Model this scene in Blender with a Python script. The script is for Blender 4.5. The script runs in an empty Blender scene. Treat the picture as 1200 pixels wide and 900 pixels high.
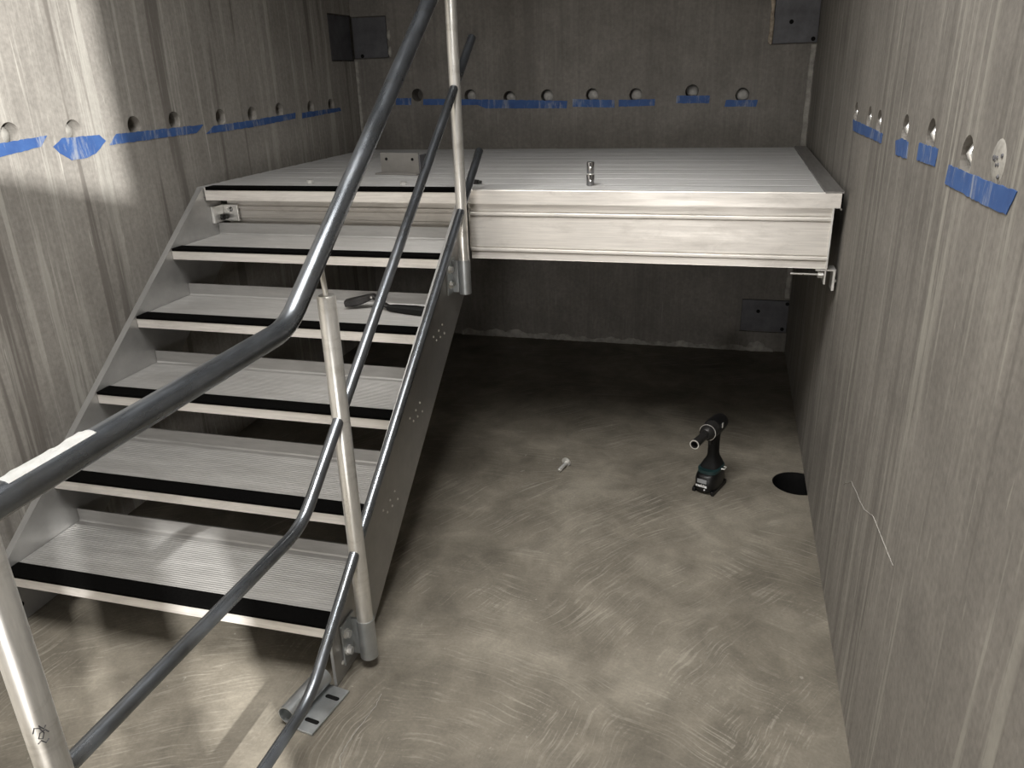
import bpy, bmesh, math, random
from mathutils import Vector, Matrix
random.seed(7)
scene = bpy.context.scene
COL = scene.collection

# ------------------------------------------------------------------ camera
CAM = Vector((1.0366, -2.573, 1.448)); YAW, PITCH, ROLL, FPX = -0.27465, -0.38009, -0.03123, 912.48
fwd = Vector((math.sin(YAW)*math.cos(PITCH), math.cos(YAW)*math.cos(PITCH), math.sin(PITCH)))
r0 = Vector((math.cos(YAW), -math.sin(YAW), 0)); u0 = r0.cross(fwd)
rgt = r0*math.cos(ROLL)+u0*math.sin(ROLL); upv = u0*math.cos(ROLL)-r0*math.sin(ROLL)
cd = bpy.data.cameras.new('camera'); cam = bpy.data.objects.new('camera', cd); COL.objects.link(cam)
m = Matrix((rgt, upv, -fwd)).transposed().to_4x4(); m.translation = CAM
cam.matrix_world = m
cd.sensor_width = 36; cd.lens = FPX/1200*36; cd.clip_start = 0.02
scene.camera = cam

# ------------------------------------------------------------------ world, lights, exposure
w = bpy.data.worlds.new('world'); scene.world = w; w.use_nodes = True
bg = w.node_tree.nodes['Background']; bg.inputs[0].default_value = (1.0, 0.98, 0.95, 1); bg.inputs[1].default_value = 0.016
def area(name, loc, target, size, power, col=(1, .96, .9), sy=None):
    l = bpy.data.lights.new(name, 'AREA'); l.energy = power; l.color = col; l.size = size
    if sy: l.shape = 'RECTANGLE'; l.size_y = sy
    o = bpy.data.objects.new(name, l); COL.objects.link(o); o.location = loc
    o.rotation_euler = (Vector(target)-Vector(loc)).to_track_quat('-Z', 'Y').to_euler()
    return o
area('shaft_light', (0.4, -1.7, 3.3), (0.4, -1.25, 0), 1.3, 55, (1, .98, .945)).data.spread = math.radians(116)
area('work_light', (0.85, -4.6, 0.8), (0.4, 0.5, 0.6), 0.4, 34, (1, .97, .94))
area('flood_light', (3.3, -4.7, 2.3), (-0.9, -0.7, 0.9), 0.05, 760, (1, .985, .95))
vs = scene.view_settings
vs.view_transform = 'Standard'; vs.look = 'None'; vs.gamma = 1; vs.exposure = 0.0; vs.use_curve_mapping = False

# ------------------------------------------------------------------ materials
MATS = {}
def nt(name):
    mt = bpy.data.materials.new(name); mt.use_nodes = True
    n = mt.node_tree; b = n.nodes['Principled BSDF']
    return mt, n, b
def N(n, t, **kw):
    x = n.nodes.new(t)
    for k, v in kw.items():
        if k in x.inputs: x.inputs[k].default_value = v
        else: setattr(x, k, v)
    return x
def coords(n, scale=(1, 1, 1), rot=(0, 0, 0)):
    tc = N(n, 'ShaderNodeTexCoord'); mp = N(n, 'ShaderNodeMapping')
    mp.inputs['Scale'].default_value = scale; mp.inputs['Rotation'].default_value = rot
    n.links.new(tc.outputs['Object'], mp.inputs['Vector']); return mp.outputs['Vector']
def noise(n, vec, scale, detail=4, rough=.55, dist=0):
    x = N(n, 'ShaderNodeTexNoise'); x.inputs['Scale'].default_value = scale; x.inputs['Detail'].default_value = detail
    x.inputs['Roughness'].default_value = rough; x.inputs['Distortion'].default_value = dist
    n.links.new(vec, x.inputs['Vector']); return x.outputs['Fac']
def ramp(n, fac, stops):
    x = N(n, 'ShaderNodeValToRGB'); e = x.color_ramp.elements
    while len(e) < len(stops): e.new(.5)
    for el, (p, c) in zip(e, stops):
        el.position = p; el.color = tuple(c)+(1,) if len(c) == 3 else c
    n.links.new(fac, x.inputs['Fac']); return x.outputs['Color']
def mixc(n, fac, a, b, mode='MIX'):
    x = N(n, 'ShaderNodeMix'); x.data_type = 'RGBA'; x.blend_type = mode
    for sock, v in ((x.inputs[0], fac), (x.inputs[6], a), (x.inputs[7], b)):
        if hasattr(v, 'links') or hasattr(v, 'is_linked'): n.links.new(v, sock)
        else: sock.default_value = v if isinstance(v, (int, float)) else tuple(v)+(1,)
    return x.outputs[2]
def bump(n, b, h, strength, dist=.002, prev=None):
    x = N(n, 'ShaderNodeBump'); x.inputs['Strength'].default_value = strength; x.inputs['Distance'].default_value = dist
    n.links.new(h, x.inputs['Height'])
    if prev is not None: n.links.new(prev, x.inputs['Normal'])
    n.links.new(x.outputs['Normal'], b.inputs['Normal']); return x.outputs['Normal']
def g(v): return (v, v, v)

def concrete_wall(name, lo, hi, streak, dark, seed, streak_amt=.6, dark_amt=.6):
    """board-formed concrete: cloudy tone, upright laitance streaks and dark board joints"""
    mt, n, b = nt(name)
    v = coords(n, (1, 1, 1)); vv = coords(n, (1, 1, .035)); v2 = coords(n, (1, 1, .10))
    base = ramp(n, noise(n, v, 2.3+seed, 6, .6), [(.3, lo), (.7, hi)])
    fine = ramp(n, noise(n, v, 70, 3, .6), [(.25, g(.82)), (.75, g(1.12))])
    c = mixc(n, 1.0, base, fine, 'MULTIPLY')
    grain = ramp(n, noise(n, v2, 60, 4, .7, .3), [(.3, g(.92)), (.7, g(1.07))])
    c = mixc(n, 1.0, c, grain, 'MULTIPLY')
    dk = ramp(n, noise(n, vv, 11+seed, 3, .6, .12), [(.56, g(0)), (.60, g(dark_amt))])
    c = mixc(n, dk, c, dark)
    st = ramp(n, noise(n, vv, 17+seed, 4, .75, .2), [(.53, g(0)), (.60, g(streak_amt))])
    brk = ramp(n, noise(n, v2, 9, 5, .7), [(.34, g(.1)), (.60, g(1))])
    c = mixc(n, mixc(n, 1.0, st, brk, 'MULTIPLY'), c, streak)
    sp = ramp(n, noise(n, v2, 45, 2, .5), [(.72, g(0)), (.75, g(.55))])
    c = mixc(n, sp, c, streak)
    n.links.new(c, b.inputs['Base Color']); b.inputs['Roughness'].default_value = .82
    b.inputs['Specular IOR Level'].default_value = .3
    p = bump(n, b, noise(n, vv, 22+seed, 4, .6), .5, .006)
    bump(n, b, noise(n, v, 90, 4, .6), .35, .002, p)
    return mt
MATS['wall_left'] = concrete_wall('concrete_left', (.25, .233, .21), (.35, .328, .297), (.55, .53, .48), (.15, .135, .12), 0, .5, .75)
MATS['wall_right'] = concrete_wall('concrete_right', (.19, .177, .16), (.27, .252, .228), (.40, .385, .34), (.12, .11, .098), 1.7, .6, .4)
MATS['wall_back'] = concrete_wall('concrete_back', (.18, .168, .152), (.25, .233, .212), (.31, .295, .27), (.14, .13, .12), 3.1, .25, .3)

def floor_mat():
    mt, n, b = nt('concrete_floor')
    v = coords(n)
    base = ramp(n, noise(n, v, 2.6, 7, .62, .4), [(.28, (.105, .093, .074)), (.5, (.178, .159, .128)), (.72, (.265, .24, .196))])
    blot = ramp(n, noise(n, v, 9, 5, .6, .6), [(.3, g(.78)), (.7, g(1.16))])
    c = mixc(n, 1.0, base, blot, 'MULTIPLY')
    # trowel swirls: thin broken arcs about a few standing points of the finisher
    def arcs(cx, cy, fr, ft):
        tc = N(n, 'ShaderNodeTexCoord'); sb = N(n, 'ShaderNodeVectorMath'); sb.operation = 'SUBTRACT'; sb.inputs[1].default_value = (cx, cy, 0)
        n.links.new(tc.outputs['Object'], sb.inputs[0])
        wn = N(n, 'ShaderNodeTexNoise'); wn.inputs['Scale'].default_value = 3; n.links.new(sb.outputs[0], wn.inputs['Vector'])
        ad = N(n, 'ShaderNodeVectorMath'); ad.operation = 'MULTIPLY_ADD'; ad.inputs[1].default_value = (.13, .13, 0); n.links.new(wn.outputs['Color'], ad.inputs[0]); n.links.new(sb.outputs[0], ad.inputs[2])
        sp_ = N(n, 'ShaderNodeSeparateXYZ'); n.links.new(ad.outputs[0], sp_.inputs[0])
        at = N(n, 'ShaderNodeMath'); at.operation = 'ARCTAN2'; n.links.new(sp_.outputs[1], at.inputs[0]); n.links.new(sp_.outputs[0], at.inputs[1])
        ln_ = N(n, 'ShaderNodeVectorMath'); ln_.operation = 'LENGTH'; n.links.new(ad.outputs[0], ln_.inputs[0])
        cb = N(n, 'ShaderNodeCombineXYZ')
        m1 = N(n, 'ShaderNodeMath'); m1.operation = 'MULTIPLY'; m1.inputs[1].default_value = fr; n.links.new(ln_.outputs['Value'], m1.inputs[0])
        m2 = N(n, 'ShaderNodeMath'); m2.operation = 'MULTIPLY'; m2.inputs[1].default_value = ft; n.links.new(at.outputs[0], m2.inputs[0])
        n.links.new(m1.outputs[0], cb.inputs[0]); n.links.new(m2.outputs[0], cb.inputs[1])
        return noise(n, cb.outputs[0], 1, 3, .6)
    arc = mixc(n, ramp(n, noise(n, v, 1.6, 2, .5), [(.46, g(0)), (.54, g(1))]), arcs(.40, -2.35, 150, 9), arcs(2.3, -1.5, 140, 10))
    ln = ramp(n, arc, [(.53, g(0)), (.64, g(1))])
    msk = ramp(n, noise(n, v, 3.4, 6, .7, .5), [(.42, g(.04)), (.62, g(.45))])
    c = mixc(n, mixc(n, 1.0, ln, msk, 'MULTIPLY'), c, (.42, .39, .33))
    sp = ramp(n, noise(n, v, 38, 3, .6, .4), [(.70, g(0)), (.74, g(.4))])
    c = mixc(n, sp, c, (.42, .40, .35))
    fine = ramp(n, noise(n, v, 120, 3, .6), [(.25, g(.86)), (.75, g(1.1))])
    c = mixc(n, 1.0, c, fine, 'MULTIPLY')
    n.links.new(c, b.inputs['Base Color'])
    rr = ramp(n, noise(n, v, 4, 4, .6), [(.3, g(.5)), (.7, g(.72))]); n.links.new(rr, b.inputs['Roughness'])
    b.inputs['Specular IOR Level'].default_value = .35
    p = bump(n, b, mixc(n, 1.0, arc, msk, 'MULTIPLY'), .5, .004)
    p = bump(n, b, noise(n, v, 14, 6, .65), .35, .006, p)
    bump(n, b, noise(n, v, 140, 3, .6), .25, .0015, p)
    return mt
MATS['floor'] = floor_mat()

def metal(name, col, rough, metallic=.85, var=.12, brush=None, scr=.12, grime=None, rib=None):
    mt, n, b = nt(name)
    v = coords(n, brush or (1, 1, 1))
    f = noise(n, v, 28 if brush else 12, 5, .65)
    lo = tuple(x*(1-var*1.6) for x in col); hi = tuple(min(1, x*(1+var)) for x in col)
    c = ramp(n, f, [(.3, lo), (.7, hi)])
    if grime:
        gm = ramp(n, noise(n, coords(n, (1, 1, 2.5)), 6, 6, .7, .5), [(.52, g(0)), (.68, g(.6))]); c = mixc(n, gm, c, grime)
    n.links.new(c, b.inputs['Base Color']); b.inputs['Metallic'].default_value = metallic
    r = ramp(n, noise(n, v, 9, 4, .6), [(.3, g(max(.05, rough-.1))), (.7, g(rough+.1))]); n.links.new(r, b.inputs['Roughness'])
    p = bump(n, b, f, scr, .0008)
    if rib:
        wv = N(n, 'ShaderNodeTexWave'); wv.bands_direction = 'Y'; wv.inputs['Scale'].default_value = rib
        n.links.new(coords(n), wv.inputs['Vector']); bump(n, b, wv.outputs['Fac'], .5, .001, p)
    return mt
MATS['alu'] = metal('mill_aluminium', (.77, .735, .69), .42, .4, .09, (.25, 3, 6), .1, (.55, .52, .48))
MATS['alu_tread'] = metal('shaded_ribbed_aluminium', (.42, .412, .40), .46, .62, .08, (.4, 3, 3), .12)  # darker copy of the nosing metal: shading of the upward pans put into colour
MATS['alu_deck'] = metal('deck_aluminium', (.42, .416, .41), .5, .5, .12, (.2, 5, 5), .15, (.36, .35, .335))
MATS['alu_dark'] = metal('darkened_aluminium', (.30, .29, .28), .5, .7, .1, (3, .4, 3), .1)  # side angle's reflection of the dark wall is put into this colour
MATS['stringer'] = metal('stringer_aluminium', (.40, .395, .385), .45, .7, .07, (3, .5, .5), .1)
MATS['rail'] = metal('dark_steel_pipe', (.20, .215, .235), .30, .9, .15, (4, .5, .5), .1, (.15, .15, .145))
MATS['post'] = metal('galvanised_pipe', (.70, .685, .65), .36, .75, .13, (2, 2, .3), .12, (.42, .40, .36))
MATS['zinc'] = metal('zinc_plate', (.50, .52, .53), .4, .85, .14)
MATS['bright'] = metal('bright_zinc', (.86, .85, .82), .32, .7, .06)
MATS['chrome'] = metal('chrome', (.50, .50, .51), .14, 1.0, .04)
MATS['dull'] = metal('dull_plate', (.23, .22, .205), .55, .3, .1)
MATS['embed'] = metal('embedded_steel', (.13, .13, .14), .6, .4, .2)
MATS['tool'] = metal('blackened_steel', (.045, .043, .042), .4, .6, .25)

def flat(name, col, rough=.6, var=.12, scale=25, spec=.5, bmp=.15):
    mt, n, b = nt(name)
    f = noise(n, coords(n), scale, 4, .6)
    c = ramp(n, f, [(.3, tuple(x*(1-var) for x in col)), (.7, tuple(min(1, x*(1+var)) for x in col))])
    n.links.new(c, b.inputs['Base Color']); b.inputs['Roughness'].default_value = rough
    b.inputs['Specular IOR Level'].default_value = spec
    bump(n, b, noise(n, coords(n), scale*6, 3, .6), bmp, .001)
    return mt
MATS['grip'] = flat('black_grip_strip', (.0022, .0021, .002), .9, .3, 120, .03, .4)
MATS['black'] = flat('black_plastic', (.004, .004, .0045), .42, .2, 40)
MATS['rubber'] = flat('black_rubber', (.005, .005, .005), .7, .2, 60, .3)
MATS['teal'] = flat('teal_plastic', (.010, .032, .034), .4, .1, 30)
MATS['grey_label'] = flat('grey_label', (.32, .33, .34), .5, .1, 80)
MATS['white_print'] = flat('white_print', (.85, .85, .85), .5, .02, 20)
MATS['plug'] = flat('grout_plug', (.42, .41, .39), .9, .25, 60, .2, .6)
MATS['hole'] = flat('dark_void', (.01, .01, .01), .9, .2, 20, .1)
MATS['mortar'] = flat('pale_mortar', (.36, .345, .315), .9, .3, 30, .2, .8)
MATS['bead'] = flat('rusty_bead', (.40, .34, .27), .9, .45, 45, .2, .9)
MATS['sticker'] = flat('white_label', (.82, .82, .80), .45, .08, 60, .4, .5)
def tape_mat():
    mt, n, b = nt('blue_masking_tape')
    c = ramp(n, noise(n, coords(n), 16, 4, .6), [(.3, (.035, .085, .25)), (.7, (.055, .13, .34))])
    sc = ramp(n, noise(n, coords(n, (1, 1, .25)), 24, 6, .75, .4), [(.52, g(0)), (.66, g(.6))])
    c = mixc(n, sc, c, (.42, .43, .43))
    n.links.new(c, b.inputs['Base Color']); b.inputs['Roughness'].default_value = .7
    bump(n, b, noise(n, coords(n), 90, 3, .6), .3, .001)
    return mt
MATS['tape'] = tape_mat()

# ------------------------------------------------------------------ helpers
def tag(o, label=None, cat=None, group=None, kind=None):
    if label: o['label'] = label
    if cat: o['category'] = cat
    if group: o['group'] = group
    if kind: o['kind'] = kind
    return o
def link(name, me, mat, parent=None, smooth=False):
    o = bpy.data.objects.new(name, me); COL.objects.link(o)
    if mat and not me.materials: me.materials.append(MATS[mat])
    if parent: o.parent = parent
    return o
def mesh(bm, name, smooth=None):
    bmesh.ops.recalc_face_normals(bm, faces=bm.faces)
    me = bpy.data.meshes.new(name); bm.to_mesh(me); bm.free()
    if smooth is not None:
        for p in me.polygons: p.use_smooth = True
        me.set_sharp_from_angle(angle=math.radians(smooth))
    return me
def obj(name, bm, mat, parent=None, smooth=None):
    return link(name, mesh(bm, name, smooth), mat, parent)
def empty(name, loc=(0, 0, 0)):
    o = bpy.data.objects.new(name, None); COL.objects.link(o); o.location = loc; o.empty_display_size = .05; return o
def box(bm, x0, x1, y0, y1, z0, z1, bev=0):
    vs_ = [bm.verts.new((x, y, z)) for x in (x0, x1) for y in (y0, y1) for z in (z0, z1)]
    fs = [bm.faces.new([vs_[i] for i in q]) for q in ((0, 1, 3, 2), (4, 6, 7, 5), (0, 4, 5, 1), (2, 3, 7, 6), (0, 2, 6, 4), (1, 5, 7, 3))]
    if bev:
        es = list({e for f in fs for e in f.edges}); bmesh.ops.bevel(bm, geom=es, offset=bev, segments=2, affect='EDGES', profile=.5)
    return fs
def extrude(bm, prof, axis, a, b_):
    """closed 2D profile swept along one world axis between a and b"""
    def P(u, v, t):
        return {'x': (t, u, v), 'y': (u, t, v), 'z': (u, v, t)}[axis]
    A = [bm.verts.new(P(u, v, a)) for u, v in prof]; B = [bm.verts.new(P(u, v, b_)) for u, v in prof]
    k = len(prof)
    for i in range(k): bm.faces.new((A[i], A[(i+1) % k], B[(i+1) % k], B[i]))
    bm.faces.new(A); bm.faces.new(B[::-1])
def frame(d):
    d = d.normalized(); s = Vector((0, 0, 1)) if abs(d.z) < .9 else Vector((1, 0, 0))
    a = d.cross(s).normalized(); return a, d.cross(a).normalized()
def tube(bm, pts, r, seg=16, caps=True, inner=None):
    """pipe along a polyline; r a number or one radius per point"""
    pts = [Vector(p) for p in pts]; rs = r if isinstance(r, (list, tuple)) else [r]*len(pts)
    rings = []; a = None
    for i, p in enumerate(pts):
        d = (pts[min(i+1, len(pts)-1)]-pts[max(i-1, 0)]).normalized()
        if a is None: a, _ = frame(d)
        a = (a-d*a.dot(d)).normalized(); c = d.cross(a)
        rings.append([bm.verts.new(p+(a*math.cos(t)+c*math.sin(t))*rs[i]) for t in [2*math.pi*k/seg for k in range(seg)]])
    for A, B in zip(rings, rings[1:]):
        for k in range(seg): bm.faces.new((A[k], A[(k+1) % seg], B[(k+1) % seg], B[k]))
    if caps:
        for R_, e, nxt in ((rings[0], pts[0], pts[1]), (rings[-1], pts[-1], pts[-2])):
            if inner:
                d = (nxt-e).normalized(); ri = [bm.verts.new(e+(v.co-e)*inner) for v in R_]; rd = [bm.verts.new(v.co+d*.03) for v in ri]
                for k in range(seg):
                    bm.faces.new((R_[k], R_[(k+1) % seg], ri[(k+1) % seg], ri[k])); bm.faces.new((ri[k], ri[(k+1) % seg], rd[(k+1) % seg], rd[k]))
                bm.faces.new(rd)
            else: bm.faces.new(R_)
def bend(p0, p1, p2, rad=.07, n=7):
    """polyline p0-p1-p2 with the corner rounded"""
    p0, p1, p2 = map(Vector, (p0, p1, p2)); a = p1+(p0-p1).normalized()*rad; c = p1+(p2-p1).normalized()*rad
    return [p0]+[(a*(1-t)**2+p1*2*t*(1-t)+c*t*t) for t in [i/n for i in range(n+1)]]+[p2]
def prism(bm, c, axis, r, h, seg=6, rot=0, r2=None):
    """hex nut / bolt head / disc: centre of base c, axis vector"""
    c = Vector(c); d = Vector(axis).normalized(); a, b_ = frame(d); r2 = r2 or r
    A = [bm.verts.new(c+(a*math.cos(t)+b_*math.sin(t))*r) for t in [rot+2*math.pi*k/seg for k in range(seg)]]
    B = [bm.verts.new(c+d*h+(a*math.cos(t)+b_*math.sin(t))*r2) for t in [rot+2*math.pi*k/seg for k in range(seg)]]
    for k in range(seg): bm.faces.new((A[k], A[(k+1) % seg], B[(k+1) % seg], B[k]))
    bm.faces.new(A[::-1]); bm.faces.new(B)
def dome(bm, c, axis, r, h, seg=12, rings=4):
    c = Vector(c); d = Vector(axis).normalized(); a, b_ = frame(d); prev = None
    for i in range(rings):
        t = i/rings*math.pi/2
        R_ = [bm.verts.new(c+d*h*math.sin(t)+(a*math.cos(q)+b_*math.sin(q))*r*math.cos(t)) for q in [2*math.pi*k/seg for k in range(seg)]]
        if prev:
            for k in range(seg): bm.faces.new((prev[k], prev[(k+1) % seg], R_[(k+1) % seg], R_[k]))
        else: bm.faces.new(R_[::-1])
        prev = R_
    top = bm.verts.new(c+d*h)
    for k in range(seg): bm.faces.new((prev[k], prev[(k+1) % seg], top))
def cut(o, cutters):
    """carve real recesses out of a wall or floor"""
    bm = bmesh.new()
    for fn in cutters: fn(bm)
    c = bpy.data.objects.new('cutter', mesh(bm, 'cutter')); COL.objects.link(c)
    md = o.modifiers.new('cut', 'BOOLEAN'); md.operation = 'DIFFERENCE'; md.solver = 'EXACT'; md.object = c; md.use_self = True
    dg = bpy.context.evaluated_depsgraph_get(); me = bpy.data.meshes.new_from_object(o.evaluated_get(dg))
    o.modifiers.clear(); o.data = me
    bpy.data.objects.remove(c)

# ------------------------------------------------------------------ dimensions (metres)
RISE, RUN = .18, .23635
XL, XR, YB = -.9896, 1.3873, 1.6496          # wall faces
SL, SR = -.865, .150                          # inner faces of the two stringers
HP = 6*RISE                                   # deck height
HL = [(-.665, 1.325), (-.426, 1.318), (-.150, 1.314), (.069, 1.318), (.358, 1.313), (.588, 1.312), (.814, 1.318), (1.109, 1.316), (1.326, 1.320)]
HB = [(-.636, 1.350), (-.335, 1.340), (-.118, 1.327), (.085, 1.330), (.322, 1.330), (.545, 1.325), (.823, 1.336), (1.065, 1.315)]
HR = [(.086, 1.303), (-.180, 1.304), (-.342, 1.303), (-.684, 1.310), (-.925, 1.316), (-1.183, 1.306)]
HRAD = .033
ZTOP = 3.0

# ------------------------------------------------------------------ the setting
bm = bmesh.new(); box(bm, XL-.25, 4.5, -6.0, YB+.25, -.25, 0)
floor = tag(obj('floor', bm, 'floor'), 'bare grey-brown concrete floor with trowel swirls', kind='structure')
cut(floor, [lambda b: prism(b, (1.358, .157, -.14), (0, 0, 1), .090, .2, 40)])
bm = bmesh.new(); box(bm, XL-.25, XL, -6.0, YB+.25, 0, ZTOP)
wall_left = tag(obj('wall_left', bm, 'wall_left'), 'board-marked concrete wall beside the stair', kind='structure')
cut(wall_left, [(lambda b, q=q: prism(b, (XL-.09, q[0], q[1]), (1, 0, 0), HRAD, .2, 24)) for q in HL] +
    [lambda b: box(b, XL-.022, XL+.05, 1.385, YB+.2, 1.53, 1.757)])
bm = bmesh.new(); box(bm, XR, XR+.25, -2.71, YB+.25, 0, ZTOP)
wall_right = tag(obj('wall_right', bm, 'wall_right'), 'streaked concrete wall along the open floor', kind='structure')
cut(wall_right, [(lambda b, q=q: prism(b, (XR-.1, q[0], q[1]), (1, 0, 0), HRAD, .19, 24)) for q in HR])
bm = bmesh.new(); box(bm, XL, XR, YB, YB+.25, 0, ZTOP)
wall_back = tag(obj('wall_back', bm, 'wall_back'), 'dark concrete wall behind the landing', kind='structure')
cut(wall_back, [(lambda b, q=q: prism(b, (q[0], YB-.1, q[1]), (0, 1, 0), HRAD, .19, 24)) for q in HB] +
    [lambda b: box(b, XL-.05, -.785, YB-.05, YB+.02, 1.54, 1.75), lambda b: box(b, 1.178, XR+.05, YB-.05, YB+.015, 1.535, 1.86),
     lambda b: box(b, 1.14, XR+.05, YB-.05, YB+.012, .105, .288)])
# added unseen blocker behind the viewer; its slots and bars shape the flood light
bm = bmesh.new(); box(bm, 1.78, 4.5, -3.1, -3.0, 0, ZTOP)
flood_blocker = tag(obj('flood_blocker', bm, 'wall_right'), 'added unseen concrete blocker behind the viewer, shaping the flood light', kind='structure')
bm = bmesh.new(); box(bm, 1.05, 1.78, -3.1, -3.0, 1.42, 1.775); obj('blocker_panel', bm, 'wall_right', flood_blocker); bm = bmesh.new(); box(bm, 1.05, 1.78, -3.1, -3.0, 1.80, 1.835); obj('blocker_panel', bm, 'wall_right', flood_blocker)
bm = bmesh.new(); box(bm, 1.05, 1.78, -3.1, -3.0, 0, 1.08); obj('blocker_panel', bm, 'wall_right', flood_blocker)
for x in (1.12, 1.27, 1.36, 1.52):
    bm = bmesh.new(); box(bm, x, x+.05, -3.09, -3.01, 1.08, 1.42); obj('blocker_bar', bm, 'wall_right', flood_blocker)
# grout plugs seen down in the holes
def plug(parent, c, ax, depth, r=HRAD*.9, mat='plug'):
    b = bmesh.new(); d = Vector(ax)
    dome(b, Vector(c)-d*(depth+.02), d, r, .02, 16, 4)
    obj('hole_plug', b, mat, parent, 50)
for i, (y, z) in enumerate(HL): plug(wall_left, (XL-.055 if i > 1 else XL-.004, y-.004, z-.004), (1, 0, 0), .012, HRAD*.9, 'plug' if i > 1 else 'mortar')
for i, (x, z) in enumerate(HB):
    if i: plug(wall_back, (x+.003, YB+(.012 if i != 6 else .03), z-.002), (0, -1, 0), .008, HRAD*.93)
for i, (y, z) in enumerate(HR): plug(wall_right, (XR+.035, y, z), (-1, 0, 0), .01, HRAD*.8)
# steel loops in the right-hand holes
for i, (y, z) in enumerate(HR):
    b = bmesh.new()
    tube(b, [(XR+.05, y-.012, z-.02), (XR+.01, y-.012, z-.012), (XR+.003, y-.008, z+.006), (XR+.012, y+.006, z+.018), (XR+.05, y+.012, z+.02)], .006, 8)
    obj('lifting_loop', b, 'bright', wall_right, 60)
# patched, pitted hole at the near end of the right wall
b = bmesh.new(); dome(b, (XR+.001, -1.343, 1.316), (-1, 0, 0), HRAD, .004, 20, 3); obj('grout_patch', b, 'mortar', wall_right, 60)
for k in range(9):
    b = bmesh.new(); a = random.uniform(0, 6.28); rr = random.uniform(.003, .026)
    dome(b, (XR-.002, -1.343+rr*math.cos(a), 1.316+rr*math.sin(a)), (-1, 0, 0), .0035, .0022, 8, 2); obj('pit', b, 'embed', wall_right)
# pale joint strips in the two back corners
def joint(name, x0, x1, z0, z1, lab):
    b = bmesh.new(); nz = 24; L_ = []; R_ = []
    for i in range(nz+1):
        z = z0+(z1-z0)*i/nz; j = random.uniform(-.003, .003)
        L_.append([b.verts.new((x0+j, YB-.0005, z)), b.verts.new((x0+j+.003, YB-.006, z)), b.verts.new((x1+j-.003, YB-.006, z)), b.verts.new((x1+j, YB-.0005, z))])
    for A, B in zip(L_, L_[1:]):
        for k in range(3): b.faces.new((A[k], A[k+1], B[k+1], B[k]))
    b.faces.new(L_[0]); b.faces.new(L_[-1])
    tag(obj(name, b, 'mortar', None, 50), lab, kind='structure')
joint('trim_1', XL+.002, XL+.020, 1.08, 1.53, 'pale joint strip in the corner behind the stair')
joint('trim_2', XR-.030, XR-.004, .30, 1.53, 'pale joint strip in the corner behind the landing')
# ragged mortar fillet where floor meets back wall
b = bmesh.new(); pr = None; xx = -.45
while xx < 1.33:
    h = .010+.020*abs(math.sin(xx*9.3)*math.sin(xx*23+1))+random.uniform(0, .008)
    if xx < .1: h += .012
    if 1.2 < xx < 1.28: h += .02
    d = .012+random.uniform(0, .010)
    q = [b.verts.new((xx, YB-.001, 0)), b.verts.new((xx, YB-.001, h)), b.verts.new((xx, YB-.004, h*.9)), b.verts.new((xx, YB-d*.7, .005)), b.verts.new((xx, YB-d, .0005))]
    if pr:
        for k in range(4): b.faces.new((pr[k], pr[k+1], q[k+1], q[k]))
    pr = q; xx += .014
tag(obj('trim_3', b, 'mortar', None, 70), 'ragged pale mortar seam at the foot of the back wall', kind='structure')
# crusts of mortar splashed on the floor-side wall foot and floor
for parent, pts in ((wall_right, [(XR-.0004, y, z) for y, z in [(-0.577, 0.401), (-0.676, 0.462), (-0.872, 0.494), (-0.972, 0.536), (-1.189, 0.558)]]), (floor, [(x, y, .0004) for x, y in [(0.278, -1.185), (0.28, -1.228), (0.272, -1.289), (0.265, -1.348), (0.265, -1.389), (0.287, -1.427)]])):
    b = bmesh.new(); pp = []
    for A, B in zip(pts, pts[1:]):
        for i in range(6): q = Vector(A).lerp(Vector(B), i/6); q += Vector([random.uniform(-.0015, .0015) if k != (0 if parent is wall_right else 2) else 0 for k in range(3)]); pp.append(q)
    tube(b, pp+[Vector(pts[-1])], .0009, 6); o = obj('scratch', b, 'mortar', parent, 60); o['label'] = 'pale wavering scratch'
# black drain lining: the shade down the hole put into its colour
b = bmesh.new(); prism(b, (1.358, .157, -.139), (0, 0, 1), .0885, .004, 32); obj('drain_bottom', b, 'hole', floor)
b = bmesh.new(); A = [[b.verts.new((1.358+r*math.cos(t), .157+r*math.sin(t), z)) for t in [2*math.pi*k/40 for k in range(40)]] for r, z in ((.0898, -.136), (.0898, -.002), (.0885, -.002), (.0885, -.136))]
for P_, Q_ in zip(A, A[1:]):
    for k in range(40): b.faces.new((P_[k], P_[(k+1) % 40], Q_[(k+1) % 40], Q_[k]))
obj('drain_shade_liner', b, 'hole', floor, 40)

# ------------------------------------------------------------------ embedded plates
def plate_embed(lab, pieces, holes, extra=None):
    e = empty('embed_plate', pieces[0][:1]+(pieces[0][2],)+(pieces[0][4],)); L0 = Vector(e.location)
    tag(e, lab, 'steel plate')
    for p in pieces:
        bb = bmesh.new(); box(bb, *p, bev=.002); bmesh.ops.translate(bb, vec=-L0, verts=bb.verts); obj('plate', bb, 'embed', e)
    for (c, ax) in holes:
        bb = bmesh.new(); prism(bb, Vector(c)-L0, ax, .010, .0012, 14); obj('bolt_hole', bb, 'hole', e)
    return e
plate_embed('dark corner steel plate let into both walls above the stair', [(-.985, -.79, YB+.002, YB+.019, 1.545, 1.745), (XL-.021, XL-.006, 1.39, YB-.004, 1.535, 1.752)],
            [((-.94, YB+.0021, 1.555), (0, -1, 0))])
plate_embed('dark steel plate high in the right back corner beside a mortar bead', [(1.184, XR-.003, YB-.003, YB+.014, 1.54, 1.855)],
            [((1.262, YB-.0028, 1.632), (0, -1, 0)), ((1.366, YB-.0028, 1.555), (0, -1, 0)), ((1.372, YB-.0028, 1.735), (0, -1, 0))])
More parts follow.
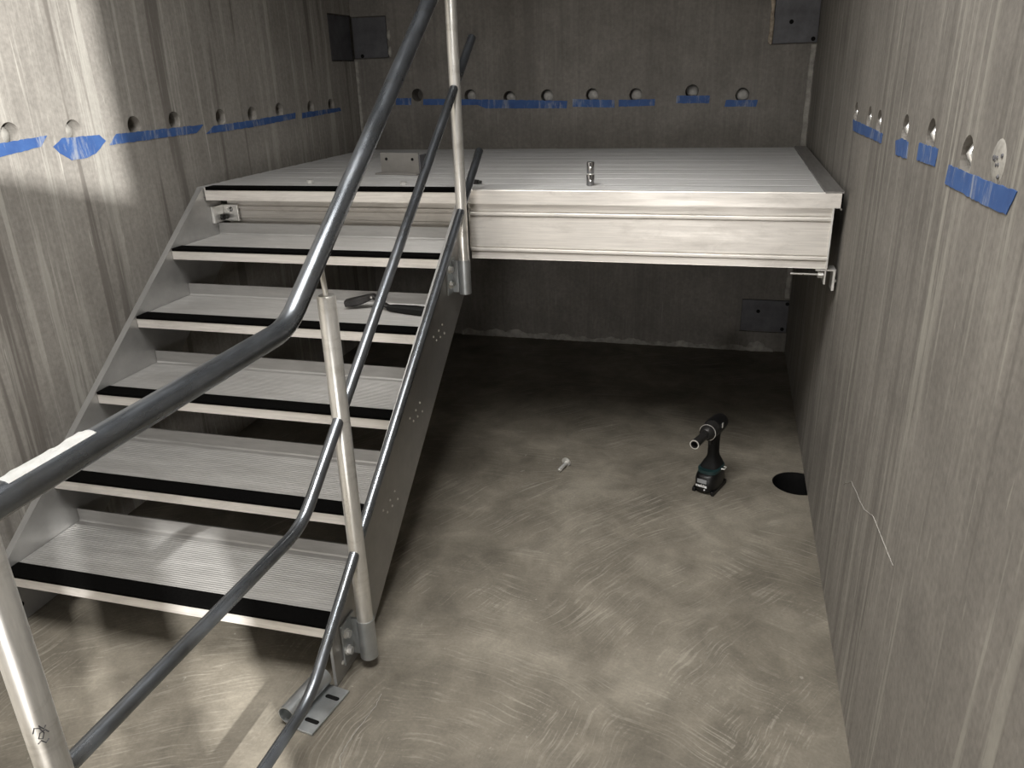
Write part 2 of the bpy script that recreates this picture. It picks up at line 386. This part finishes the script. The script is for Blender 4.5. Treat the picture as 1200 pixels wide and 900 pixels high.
plate_embed('dark steel plate near the floor under the landing', [(1.146, XR-.003, YB-.002, YB+.011, .11, .284)],
            [((1.232, YB-.0018, .222), (0, -1, 0)), ((1.362, YB-.0018, .128), (0, -1, 0)), ((1.376, YB-.0018, .268), (0, -1, 0))])
b = bmesh.new(); pts = []; rs = []
for i in range(15):
    t = i/14; pts.append((1.176-.006*t+random.uniform(-.002, .002), YB-.006, 1.548+.33*t)); rs.append((.012 if t < .12 else .0095)+random.uniform(-.002, .002))
pts.insert(0, (1.177, YB-.005, 1.538)); rs.insert(0, .004)
tube(b, pts, rs, 10)
tag(obj('mortar_bead', b, 'bead', None, 60), 'rough tan mortar bead along the edge of the high corner plate', 'mortar')
for z, lab in ((1.572, 'lower of two pale mortar dabs beside the upper left plate'), (1.652, 'upper of two pale mortar dabs beside the upper left plate')):
    b = bmesh.new(); dome(b, (0, 0, 0), (0, -1, 0), .011, .008, 12, 3)
    for v in b.verts: v.co.z *= 2.4*(1+.25*math.sin(v.co.x*400)); v.co.x += random.uniform(-.0015, .0015)
    o = tag(obj('mortar_dab', b, 'mortar', None, 60), lab, 'mortar', 'mortar dabs'); o.location = (-.776, YB-.0004, z)

# ------------------------------------------------------------------ blue tape
def tape(poly, side, lab):
    bb = bmesh.new(); A = []; B = []
    n_ = len(poly); P = []
    for i in range(n_):                         # ragged outline
        a, c = Vector(poly[i]), Vector(poly[(i+1) % n_]); L_ = (c-a).length; k = max(1, int(L_/.012))
        nrm = Vector((-(c-a).y, (c-a).x)).normalized()
        for j in range(k): P.append(a+(c-a)*j/k+nrm*(random.uniform(-.0012, .0012) if j else 0))
    for u, v in P:
        if side == 'L': A.append((XL+.0003, u, v)); B.append((XL+.0014, u, v))
        elif side == 'R': A.append((XR-.0003, u, v)); B.append((XR-.0014, u, v))
        else: A.append((u, YB-.0003, v)); B.append((u, YB-.0014, v))
    A = [bb.verts.new(q) for q in A]; B = [bb.verts.new(q) for q in B]; n_ = len(A)
    for i in range(n_): bb.faces.new((A[i], A[(i+1) % n_], B[(i+1) % n_], B[i]))
    bb.faces.new(A); bb.faces.new(B[::-1]); bmesh.ops.triangulate(bb, faces=[f for f in bb.faces if len(f.verts) > 4])
    tag(obj('masking_tape', bb, 'tape'), lab, 'tape', 'blue tape under the wall holes')
tape([(-.86, 1.300), (-.709, 1.303), (-.537, 1.311), (-.569, 1.281), (-.72, 1.266), (-.87, 1.262)], 'L', 'blue tape piece at the left picture edge on the left wall')
tape([(-.524, 1.277), (-.483, 1.299), (-.324, 1.297), (-.299, 1.276), (-.357, 1.24), (-.412, 1.23), (-.463, 1.23), (-.504, 1.255)], 'L', 'torn scuffed blue tape patch in the bright light on the left wall')
tape([(-.288, 1.261), (-.246, 1.294), (.236, 1.293), (.184, 1.265)], 'L', 'long blue tape strip just past the light edge on the left wall')
tape([(.242, 1.257), (.3, 1.284), (.612, 1.29), (.954, 1.301), (.947, 1.275), (.605, 1.262)], 'L', 'blue tape strip above the left end of the top step')
tape([(1.018, 1.298), (1.417, 1.303), (1.432, 1.286), (1.011, 1.271)], 'L', 'short blue tape strip on the left wall nearest the back corner')
tape([(-.763, 1.337), (-.673, 1.336), (-.676, 1.3), (-.766, 1.302)], 'B', 'small blue tape piece on the back wall left of the black hole')
tape([(-.604, 1.33), (-.457, 1.327), (.193, 1.305), (.189, 1.268), (-.248, 1.275), (-.294, 1.293), (-.606, 1.299)], 'B', 'longest blue tape strip on the back wall, passing behind the upper post')
tape([(.22, 1.313), (.437, 1.304), (.438, 1.267), (.22, 1.275)], 'B', 'blue tape strip on the back wall straight above the standing socket')
tape([(.459, 1.304), (.644, 1.304), (.641, 1.272), (.46, 1.271)], 'B', 'third blue tape strip from the right on the back wall')
tape([(.749, 1.318), (.911, 1.315), (.909, 1.279), (.747, 1.282)], 'B', 'second blue tape strip from the right on the back wall')
tape([(.99, 1.293), (1.14, 1.29), (1.134, 1.259), (.984, 1.262)], 'B', 'rightmost blue tape strip on the back wall')
tape([(.122, 1.285), (-.251, 1.286), (-.428, 1.284), (-.423, 1.262), (-.276, 1.26), (.092, 1.255)], 'R', 'farthest blue tape strip on the right wall')
tape([(-.602, 1.282), (-.664, 1.293), (-.739, 1.292), (-.748, 1.259), (-.625, 1.255)], 'R', 'narrow blue tape piece second from the back on the right wall')
tape([(-.844, 1.299), (-1.0, 1.302), (-.997, 1.271), (-.845, 1.267)], 'R', 'square blue tape piece third from the back on the right wall')
tape([(-1.093, 1.285), (-1.281, 1.287), (-1.443, 1.291), (-1.42, 1.258), (-1.281, 1.254), (-1.087, 1.254)], 'R', 'largest nearest blue tape strip on the right wall')

# ------------------------------------------------------------------ staircase
stair = tag(empty('staircase', (-.36, -1.19, 0)), 'open-riser aluminium stair with black nosing strips against the left wall', 'stairs')
S0 = Vector(stair.location)
def part(name, bb, mat, parent, smooth=None, origin=None):
    """bmesh in world coordinates, parented under a thing standing at its base point"""
    o0 = Vector((0, 0, 0)); q = parent
    while q is not None: o0 += Vector(q.location); q = q.parent
    bmesh.ops.translate(bb, vec=-o0, verts=bb.verts)
    return obj(name, bb, mat, parent, smooth)
def nose(y): return HP+.7616*y                # line through the nosings
def stringer(x_in, sgn, ytop):
    bb = bmesh.new(); dv = .325
    yb = -(HP-dv)/.7616
    pr = [(-1.190, .002), (-1.190, nose(-1.190)+.006), (-.003, nose(0)+.004), (-.003, HP-.046), (ytop, HP-.046), (ytop, nose(ytop)-dv), (yb, .002)]
    t = .008
    x0, x1 = (x_in, x_in+t) if sgn > 0 else (x_in-t, x_in)
    extrude(bb, pr, 'x', x0, x1)
    # flange turned outwards along the top edge
    fx0, fx1 = (x1, x1+.014) if sgn > 0 else (x0-.014, x0)
    up = [(-1.190, nose(-1.190)+.006), (-.004, nose(0)+.004), (-.004, nose(0)-.006), (-1.190, nose(-1.190)-.004)]
    extrude(bb, up, 'x', fx0, fx1)
    return part('stringer', bb, 'stringer', stair)
st_l = stringer(SL, -1, .09)
st_r = stringer(SR, 1, .05)
# rivet heads at each tread end on the outer face of the near stringer
bb = bmesh.new(); dome(bb, (0, 0, 0), (1, 0, 0), .004, .003, 8, 2); rivet_me = mesh(bb, 'rivet', 60); rivet_me.materials.append(MATS['bright'])
for k in range(1, 6):
    for dy, dz in ((.05, -.035), (.075, -.055), (.10, -.03), (.11, -.055), (.135, -.02), (.15, -.055)):
        r = link('rivet', rivet_me, None, st_r); r.location = Vector((SR+.008, -(6-k)*RUN+dy+.06, k*RISE+dz-.012))-S0
# treads: nosing lip, pan, back upstand in one pressed profile
def tread(k, y0, depth):
    z = k*RISE; y1 = y0+depth
    pr = [(y0+.006, z-.005), (y1, z-.005), (y1, z+.042), (y1-.005, z+.042), (y1-.005, z+.004), (y1-.009, z), (y0+.006, z)]
    bb = bmesh.new(); extrude(bb, pr, 'x', SL+.001, SR-.001)
    # fine ribs on the pan
    ny = int((depth-.080)/.0085)
    for i in range(ny):
        yy = y0+.060+i*.0085
        extrude(bb, [(yy, z), (yy+.0008, z+.0011), (yy+.0042, z+.0011), (yy+.005, z)], 'x', SL+.004, SR-.004)
    t = part('tread', bb, 'alu_tread', stair)
    bb = bmesh.new(); extrude(bb, [(y0, z-.036), (y0+.005, z-.036), (y0+.0058, z-.005), (y0+.0058, z), (y0+.002, z), (y0, z-.002)], 'x', SL+.001, SR-.001); part('nosing', bb, 'alu', t)
    bb = bmesh.new()
    extrude(bb, [(y0-.0015, z-.006), (y0-.0003, z-.006), (y0-.0003, z+.0003), (y0+.056, z+.0003), (y0+.056, z+.002), (y0+.055, z+.003), (y0, z+.003), (y0-.0015, z+.0015)], 'x', SL+.002, SR-.002)
    part('grip_strip', bb, 'grip', t)
    return t
for k in range(1, 6):
    tread(k, -(6-k)*RUN, .295)
# header channel behind the top riser
bb = bmesh.new()
hp = [(.112, .86), (.104, .86), (.104, .952), (.100, .955), (.100, .983), (.104, .986), (.104, .990), (.094, .993), (.094, 1.0), (.104, 1.003), (.104, 1.022), (.098, 1.025), (.098, 1.044), (.112, 1.044)]
extrude(bb, hp, 'x', SL+.02, SR-.002)
part('header_channel', bb, 'alu', stair)
# bolted clip at the upper left end
bb = bmesh.new(); box(bb, SL+.012, SL+.074, .084, .0935, .945, 1.008, bev=.0015); clip = part('clip_angle', bb, 'bright', stair)
bb = bmesh.new(); box(bb, SL+.001, SL+.012, .02, .0935, .945, 1.008, bev=.0015); part('clip_leg', bb, 'bright', clip)
bb = bmesh.new(); dome(bb, (SL+.045, .0839, .990), (0, -1, 0), .0095, .006, 14, 4); part('bolt', bb, 'chrome', clip, 50)
bb = bmesh.new(); prism(bb, (SL+.012, .066, .962), (1, 0, 0), .012, .012, 6); prism(bb, (SL+.024, .066, .962), (1, 0, 0), .007, .014, 12); part('bolt', bb, 'tool', clip)
# foot bolts holes on the inside of the far stringer by the lowest tread
for y, z in ((-1.12, .11), (-1.155, .055)):
    bb = bmesh.new(); prism(bb, (SL-.0002, y, z), (1, 0, 0), .009, .0015, 14); part('bolt_hole', bb, 'hole', st_l)
for y, z in ((-1.15, .045), (-1.10, .10)):
    bb = bmesh.new(); dome(bb, (SR+.008, y, z), (1, 0, 0), .006, .004, 10, 3); part('bolt', bb, 'bright', st_r, 60)

# ------------------------------------------------------------------ landing platform
land = tag(empty('landing_platform', (.25, .75, .85)), 'aluminium landing of ribbed planks with a deep grooved front fascia', 'platform')
DX0, DX1, DY1 = -.905, 1.318, 1.50
npl = 10; pw = (DY1-.012)/npl
for i in range(npl):
    y0 = .012+i*pw; bb = bmesh.new(); y1 = y0+pw-.004
    pr = [(y0, HP-.035), (y1, HP-.035), (y1, HP-.0025), (y1-.002, HP)]
    k = int((pw-.012)/.0125)
    for j in range(k, 0, -1):
        yy = y0+.004+(j-.5)*.0125+.002
        pr += [(yy+.0045, HP), (yy+.0035, HP+.0014), (yy-.0035, HP+.0014), (yy-.0045, HP)]
    pr += [(y0+.002, HP), (y0, HP-.0025)]
    extrude(bb, pr, 'x', DX0, DX1)
    part('plank', bb, 'alu_deck', land)
# front nosing angle along the whole edge
bb = bmesh.new(); extrude(bb, [(-.001, HP-.044), (.004, HP-.044), (.004, HP-.003), (.0118, HP-.003), (.0118, HP+.0026), (.001, HP+.0026), (-.001, HP)], 'x', SL+.004, 1.372)
part('front_nosing', bb, 'alu', land)
bb = bmesh.new(); extrude(bb, [(-.0025, HP-.007), (-.0013, HP-.007), (-.0013, HP+.0028), (.050, HP+.0028), (.050, HP+.005), (-.001, HP+.005), (-.0025, HP+.0035)], 'x', SL+.01, SR+.01); part('grip_strip', bb, 'grip', land)
# fascia channel right of the stair
bb = bmesh.new()
fp = [(.030, .845), (.030, HP-.037), (.020, HP-.037), (.020, 1.036), (.014, 1.035), (.014, 1.010), (.021, 1.0095), (.021, 1.0065), (.008, 1.006), (.007, 1.004), (.007, .997), (.008, .995), (.021, .9945), (.021, .9915), (.014, .991), (.014, .887), (.021, .8865), (.021, .8835), (.008, .883), (.007, .881), (.007, .874), (.008, .872), (.021, .8715), (.021, .8685), (.014, .868), (.014, .846), (.012, .845)]
extrude(bb, fp, 'x', .176, 1.346)
part('fascia', bb, 'alu', land, 25)
bb = bmesh.new(); box(bb, 1.346, 1.351, .006, .05, .845, HP-.037); part('fascia_end', bb, 'bright', land)
# side angle closing the gap towards the right wall, side and back beams below
bb = bmesh.new(); extrude(bb, [(1.319, HP+.0005), (1.319, HP+.006), (1.372, HP+.006), (1.372, HP-.05), (1.367, HP-.05), (1.367, HP+.0005)], 'y', -.001, DY1); part('side_angle', bb, 'alu_dark', land)
for x in (-.89, .19, .75, 1.335):
    bb = bmesh.new(); extrude(bb, [(x, .86), (x+.045, .86), (x+.045, .866), (x+.006, .866), (x+.006, 1.039), (x+.045, 1.039), (x+.045, 1.0445), (x, 1.0445)] if x < 1 else [(x-.04, .86), (x, .86), (x, 1.0445), (x-.04, 1.0445), (x-.04, 1.039), (x-.006, 1.039), (x-.006, .866), (x-.04, .866)], 'y', .12 if x < .15 else .032, DY1-.02)
    part('joist', bb, 'alu_dark', land)
# ledger bracket carrying the landing on the right wall
led = tag(empty('ledger_bracket', (XR-.03, .04, .775)), 'small bright bracket with a long bolt under the right front corner of the landing', 'bracket')
bb = bmesh.new(); extrude(bb, [(1.318, .838), (1.318, .843), (1.378, .843), (1.378, .776), (1.371, .774), (1.371, .838)], 'y', .012, .075); part('angle', bb, 'bright', led)
bb = bmesh.new(); box(bb, 1.345, 1.350, .012, .075, .795, .838); part('clip_leg', bb, 'bright', led)
bb = bmesh.new(); tube(bb, [(1.245, .028, .823), (1.345, .028, .823)], .0035, 8); bo = part('bolt', bb, 'bright', led, 60)
bb = bmesh.new(); prism(bb, (1.327, .028, .823), (1, 0, 0), .0115, .016, 6); part('nut', bb, 'bright', bo)
bb = bmesh.new(); tube(bb, [(1.371, .044, .80), (1.3865, .044, .80)], .006, 8); part('anchor', bb, 'bright', led)

# ------------------------------------------------------------------ railing
XS = .205
rail = tag(empty('stair_railing', (XS, -1.09, 0)), 'three-line steel pipe railing with bent dark handrail along the stair', 'railing')
HB0 = (XS, -1.262, .988)
bb = bmesh.new(); tube(bb, bend((XS, .45, .988+.703*1.712), HB0, (XS, -2.25, .98), .05, 8), .0215, 24, True, .85); hr = part('handrail', bb, 'rail', rail, 50)
bb = bmesh.new(); tube(bb, bend((XS, .030, 1.556), (XS, -1.315, .560), (XS, -1.97, .572), .06, 8), .0135, 16, True, .8); part('mid_rail', bb, 'rail', rail, 50)
bb = bmesh.new(); tube(bb, bend((XS, .060, 1.205), (XS, -1.385, .150), (XS, -1.97, .145), .06, 8), .0135, 16, True, .8); part('lower_rail', bb, 'rail', rail, 50)
def hz(y): return .988+.703*(y+1.262)
def post(y, z0, z1, r, sleeve=None, rod=None):
    bb = bmesh.new(); tube(bb, [(XS, y, z0), (XS, y, z1-.004), (XS, y, z1)], [r, r, r*.86], 20)
    p = part('post', bb, 'post', rail, 40)
    if rod:
        bb = bmesh.new(); tube(bb, [(XS, y, z1-.002), (XS-.004, y-.003, rod)], .0062, 10); part('support_rod', bb, 'post', p, 40)
    if sleeve:
        bb = bmesh.new(); tube(bb, [(XS, y, sleeve[0]), (XS, y, sleeve[1])], r+.0025, 20); part('sleeve', bb, 'zinc', p, 40)
        bb = bmesh.new(); zc0, zc1 = sleeve[0]+.004, sleeve[1]+.006
        box(bb, SR+.0085, SR+.0145, y-.055, y+.02, zc0, zc1, bev=.001)
        box(bb, SR+.0145, XS-r-.0035, y-.004, y+.004, zc0, zc1-.01)
        br = part('post_bracket', bb, 'zinc', stair)
        for zz in (.28, .72):
            bb = bmesh.new(); z_ = zc0+(zc1-zc0)*zz
            prism(bb, (SR+.0145, y-.034, z_), (1, 0, 0), .0135, .003, 18); prism(bb, (SR+.0175, y-.034, z_), (1, 0, 0), .0105, .009, 6); part('bolt', bb, 'bright', br)
    return p
post(-1.092, .034, 1.010, .0208, (.030, .148), hz(-1.092)-.018)
post(-.160, .768, hz(-.16)-.10, .0175, (.764, .878), hz(-.16)-.018)
np_ = post(-1.978, .002, .958, .0215)
bb = bmesh.new(); ca = math.atan2(-.6, .83); zz = .66
for pts in ([(-.5, .010), (-.35, .018), (-.1, .016), (.05, .006), (-.1, -.002), (-.3, .000), (-.15, .008), (.15, .010), (.3, .004)], [(-.4, -.008), (-.2, -.004), (0, -.010), (.2, -.006)], [(-.1, .02), (.1, .012), (.25, .016)]):
    tube(bb, [(XS+.0216*math.cos(ca+a), -1.978+.0216*math.sin(ca+a), zz+h) for a, h in pts], .0009, 6)
part('marker_scribble', bb, 'embed', np_)
# white label stuck along the handrail near the camera
bb = bmesh.new(); rows = []
for i in range(15):
    y = -1.93+.145*i/14; row = []; z0 = .98+(.988-.98)*(y+2.25)/.99
    for j in range(7):
        a = math.radians(60+95*j/6); rr = .0222+(.0045*random.random() if j >= 5 else .0004)
        a += math.radians(random.uniform(-5, 5)) if j == 6 else 0
        row.append(bb.verts.new((XS+rr*math.cos(a), y, z0+rr*math.sin(a))))
    rows.append(row)
for A, B in zip(rows, rows[1:]):
    for j in range(6): bb.faces.new((A[j], A[j+1], B[j+1], B[j]))
bmesh.ops.solidify(bb, geom=list(bb.faces), thickness=-.0006)
tag(obj('pipe_label', bb, 'sticker', None, 50), 'crumpled white label stuck on the handrail near the left edge', 'label')

# ------------------------------------------------------------------ loose things on the landing
sock = tag(empty('deep_socket', (.576, .129, HP+.0015)), 'chrome deep socket standing upright on the landing', 'socket')
bb = bmesh.new(); tube(bb, [(0, 0, z) for z in (0, .002, .036, .038, .040, .042, .076, .079)], [.0122, .0132, .0132, .0118, .0118, .0128, .0128, .0115], 24, True, .7); obj('barrel', bb, 'chrome', sock, 35)
bb = bmesh.new(); tube(bb, [(0, 0, .0372), (0, 0, .0408)], .0124, 24); obj('groove_ring', bb, 'bright', sock, 35)
def nut(loc, lab, mat, r=.0125, h=.011, rot=.2, stud=0):
    bb = bmesh.new(); c = [Vector((math.cos(rot+k*math.pi/3)*r, math.sin(rot+k*math.pi/3)*r, 0)) for k in range(6)]
    ir = r*.55; seg = 6
    lo = [bb.verts.new(v) for v in c]; hi = [bb.verts.new(v+Vector((0, 0, h))) for v in c]
    li = [bb.verts.new(v*.55) for v in c]; hi_i = [bb.verts.new(v*.55+Vector((0, 0, h))) for v in c]
    for k in range(6):
        q = (k+1) % 6
        bb.faces.new((lo[k], lo[q], hi[q], hi[k])); bb.faces.new((hi[k], hi[q], hi_i[q], hi_i[k])); bb.faces.new((hi_i[k], hi_i[q], li[q], li[k])); bb.faces.new((li[k], li[q], lo[q], lo[k]))
    if stud: tube(bb, [(-.004, 0, r*.6), (stud, 0, r*.6)], r*.5, 10)
    o = tag(obj('hex_nut', bb, mat), lab, 'nut', 'loose nuts on the landing'); o.location = loc
nut((-.50, .149, HP+.0015), 'loose hex nut at the left, on the landing edge beside the handrail', 'bright')
nut((-.108, .120, HP+.0015), 'bright flat nut in front of the loose angle plate on the landing', 'bright', .0125, .010, .5)
nut((.158, .154, HP+.0015), 'dark nut on a stub right of the upper post on the landing', 'tool', .0115, .014, .1, .02)
ang = tag(empty('loose_angle', (-.25, .43, HP+.0015)), 'loose grey angle plate with two holes standing on the landing', 'bracket'); ang.rotation_euler = (0, 0, -.14)
bb = bmesh.new(); box(bb, -.088, .088, 0, .006, .006, .082, bev=.001); obj('upright_leg', bb, 'dull', ang)
bb = bmesh.new(); box(bb, -.098, .094, -.034, .006, 0, .006, bev=.001); obj('foot_leg', bb, 'dull', ang)
bb = bmesh.new(); box(bb, .089, .095, .0, .06, .004, .075, bev=.001); obj('end_gusset', bb, 'embed', ang)
for x in (-.06, .06):
    bb = bmesh.new(); prism(bb, (x, -.0002, .058), (0, -1, 0), .006, .001, 12); obj('bolt_hole', bb, 'hole', ang)

# ------------------------------------------------------------------ pry bar on the fourth tread
Z4 = 4*RISE+.0013
pry = tag(empty('pry_bar', (-.03, -.27, Z4)), 'black pry bar with a bent claw lying on the second step from the top', 'pry bar')
P0 = Vector(pry.location)
def ribbon(bb, sta):
    """flat bar: stations of (centre, half width, half thickness), width lying across the path"""
    R_ = []
    for i, (c, hw, ht) in enumerate(sta):
        c = Vector(c); d = Vector(sta[min(i+1, len(sta)-1)][0])-Vector(sta[max(i-1, 0)][0]); d.normalize()
        s = Vector((-d.y, d.x, 0)).normalized(); u = s.cross(d) if s.cross(d).z > 0 else d.cross(s)
        R_.append([bb.verts.new(c+s*hw*a+u*ht*e-P0) for a, e in ((1, -.6), (1, .6), (.7, 1), (-.7, 1), (-1, .6), (-1, -.6), (-.7, -1), (.7, -1))])
    for A, B in zip(R_, R_[1:]):
        for k in range(8): bb.faces.new((A[k], A[(k+1) % 8], B[(k+1) % 8], B[k]))
    bb.faces.new(R_[0]); bb.faces.new(R_[-1])
bb = bmesh.new(); ribbon(bb, [((-.192, -.258, Z4+.018), .021, .010), ((-.172, -.254, Z4+.021), .020, .0125), ((-.145, -.247, Z4+.026), .019, .0125), ((-.118, -.240, Z4+.034), .016, .011), ((-.098, -.240, Z4+.041), .012, .009), ((-.078, -.246, Z4+.034), .011, .007), ((-.055, -.256, Z4+.021), .010, .006), ((-.03, -.265, Z4+.012), .010, .006)]); cl = obj('claw', bb, 'tool', pry, 40)
bb = bmesh.new(); prism(bb, Vector((-.098, -.2535, Z4+.040))-P0, (0, -1, 0), .004, .0012, 10); obj('rivet', bb, 'bright', cl)
bb = bmesh.new(); ribbon(bb, [((-.034, -.264, Z4+.011), .010, .008), ((-.02, -.268, Z4+.0115), .013, .010), ((.02, -.276, Z4+.0125), .017, .0115), ((.07, -.286, Z4+.0135), .019, .0125), ((.125, -.297, Z4+.0135), .021, .0125), ((.135, -.299, Z4+.0125), .017, .009)]); obj('grip', bb, 'rubber', pry, 40)

# ------------------------------------------------------------------ loose post base on the floor
base = tag(empty('post_base', (.163, -1.272, 0)), 'loose zinc base plate with slots and a tube stub by the stair foot', 'post base')
base.rotation_euler = (0, 0, -.155)
bb = bmesh.new(); box(bb, -.052, .022, -.076, .076, .0005, .0065, bev=.001); pl = obj('plate', bb, 'zinc', base)
for y in (-.042, .040):
    bb = bmesh.new()
    prf = [(-.004+.014*s+.006*math.cos(a), y+.006*math.sin(a)) for s, a0 in ((1, -90), (-1, 90)) for a in [math.radians(a0+18*k) for k in range(11)]]
    extrude(bb, prf, 'z', .0066, .0072); obj('slot', bb, 'hole', pl)
bb = bmesh.new(); tube(bb, [(-.052, -.072, .0315), (-.052, .074, .0315)], .0245, 22, True, .9); obj('tube', bb, 'zinc', base, 40)

# ------------------------------------------------------------------ loose bolt on the floor
bolt = tag(empty('loose_bolt', (.491, .115, 0)), 'bright round-headed bolt lying on the open floor', 'bolt'); bolt.rotation_euler = (0, 0, -.25)
bb = bmesh.new(); tube(bb, [(0, -.062, .0085), (0, -.060, .0095), (0, 0, .0145)], [.006, .0075, .0075], 12); obj('shank', bb, 'bright', bolt, 50)
bb = bmesh.new(); dome(bb, (0, .0, .0175), (0, .98, .08), .0185, .012, 20, 4); obj('head', bb, 'bright', bolt, 50)

# ------------------------------------------------------------------ cordless impact wrench standing on its battery
gun = tag(empty('impact_wrench', (1.042, .062, 0)), 'black and teal cordless impact wrench standing on its battery by the drain hole', 'power tool'); gun.rotation_euler = (0, 0, -.36); gun.scale = (1.04, 1.04, 1.04)
def rbox(bb, secs, n_=20, e=3.2):
    """lofted rounded-rectangle sections: (cx, cy, z, half x, half y)"""
    R_ = []
    for cx, cy, z, hx, hy in secs:
        R_.append([bb.verts.new((cx+hx*math.copysign(abs(math.cos(t))**(2/e), math.cos(t)), cy+hy*math.copysign(abs(math.sin(t))**(2/e), math.sin(t)), z)) for t in [2*math.pi*(k+.5)/n_ for k in range(n_)]])
    for A, B in zip(R_, R_[1:]):
        for k in range(n_): bb.faces.new((A[k], A[(k+1) % n_], B[(k+1) % n_], B[k]))
    bb.faces.new(R_[0][::-1]); bb.faces.new(R_[-1])
bb = bmesh.new(); rbox(bb, [(0, .0, .010, .036, .062), (0, 0, .014, .039, .066), (0, 0, .052, .040, .066), (0, .003, .066, .038, .061), (0, .006, .0645+.008, .036, .056)])
bat = obj('battery', bb, 'black', gun, 45)
for sx in (-1, 1):
    bb = bmesh.new(); box(bb, sx*.034-.006, sx*.034+.006, -.060, .060, .0, .016, bev=.002); obj('battery_rail', bb, 'black', bat)
bb = bmesh.new(); rbox(bb, [(0, .006, .073, .037, .056), (0, .006, .084, .038, .055), (0, .010, .088, .035, .048)]); obj('foot_band', bb, 'teal', gun, 45)
bb = bmesh.new(); rbox(bb, [(0, .010, .0885, .034, .046), (0, .014, .100, .029, .038), (0, .016, .116, .020, .028), (0, .016, .130, .0165, .025), (0, .014, .17, .016, .025), (0, .012, .20, .0175, .029), (0, .012, .222, .022, .036)]); obj('grip', bb, 'rubber', gun, 45)
# motor housing lies level, snout pointing to the front-left
def lathe_y(bb, prof, zc, xc=0, seg=22):
    pr = None
    for y, r in prof:
        R_ = [bb.verts.new((xc+r*math.cos(t), y, zc+r*math.sin(t))) for t in [2*math.pi*k/seg for k in range(seg)]]
        if pr:
            for k in range(seg): bb.faces.new((pr[k], pr[(k+1) % seg], R_[(k+1) % seg], R_[k]))
        else: bb.faces.new(R_)
        pr = R_
    bb.faces.new(pr)
head = empty('head_pivot')
ZH = .235
bb = bmesh.new(); lathe_y(bb, [(.068, .022), (.064, .028), (.050, .031), (.0, .032), (-.012, .031)], ZH); obj('motor_housing', bb, 'black', gun, 40)
bb = bmesh.new(); lathe_y(bb, [(-.012, .0295), (-.05, .0285), (-.066, .024), (-.074, .017)], ZH); obj('gear_case', bb, 'tool', gun, 40)
bb = bmesh.new(); lathe_y(bb, [(-.050, .0292), (-.053, .0292)], ZH); obj('case_ring', bb, 'bright', gun, 40)
bpy.data.objects.remove(head)
bb = bmesh.new(); tube(bb, [(0, -.072, ZH), (0, -.086, ZH), (0, -.088, ZH), (0, -.160, ZH), (0, -.163, ZH)], [.010, .010, .0145, .0155, .0148], 22, True, .72); sk = obj('socket', bb, 'tool', gun, 40)
bb = bmesh.new()
for k in range(28):
    a0, a1 = 2*math.pi*k/28, 2*math.pi*(k+1)/28; v = []
    for a in (a0, a1):
        for r, y in ((.0160, -.1634), (.0128, -.1634), (.0128, -.161), (.0160, -.161)): v.append(bb.verts.new((r*math.cos(a), y, ZH+r*math.sin(a))))
    for q in range(4): bb.faces.new((v[q], v[(q+1) % 4], v[4+(q+1) % 4], v[4+q]))
bmesh.ops.remove_doubles(bb, verts=bb.verts, dist=1e-5); obj('socket_rim', bb, 'bright', sk, 40)
bb = bmesh.new(); box(bb, -.006, .006, -.028, -.010, .178, .206, bev=.003); obj('trigger', bb, 'black', gun, 40)
bb = bmesh.new(); box(bb, -.005, .005, -.0295, -.0285, .196, .2015, bev=.0003); obj('lamp', bb, 'bright', gun)
bb = bmesh.new(); tube(bb, [(.0355, .030, .078), (.046, .030, .079), (.047, .008, .080), (.0355, .006, .080)], .002, 8); obj('belt_hook', bb, 'bright', gun)
bb = bmesh.new(); box(bb, .030, .033, -.004, .006, .240, .258, bev=.001); obj('side_badge', bb, 'bright', gun)
# battery face: grey label, lettering, charge button
FY = -.0662
bb = bmesh.new(); box(bb, -.020, .014, FY-.0006, FY+.003, .044, .0585, bev=.0008); obj('face_label', bb, 'grey_label', bat)
bb = bmesh.new(); prism(bb, (.008, FY+.001, .0205), (0, -1, 0), .0026, .0018, 14); obj('charge_button', bb, 'white_print', bat)
tc = bpy.data.curves.new('lettering', 'FONT'); tc.body = 'makita'; tc.size = .0155; tc.extrude = .0003; tc.offset = .0005; tc.align_x = 'CENTER'; tc.shear = .15
to = bpy.data.objects.new('lettering_source', tc); COL.objects.link(to)
tm = bpy.data.meshes.new_from_object(to.evaluated_get(bpy.context.evaluated_depsgraph_get())); bpy.data.objects.remove(to)
tm.transform(Matrix.Translation((-.005, FY-.0004, .0295)) @ Matrix.Rotation(math.pi/2, 4, 'X')); tm.materials.clear()
link('lettering', tm, 'white_print', bat)
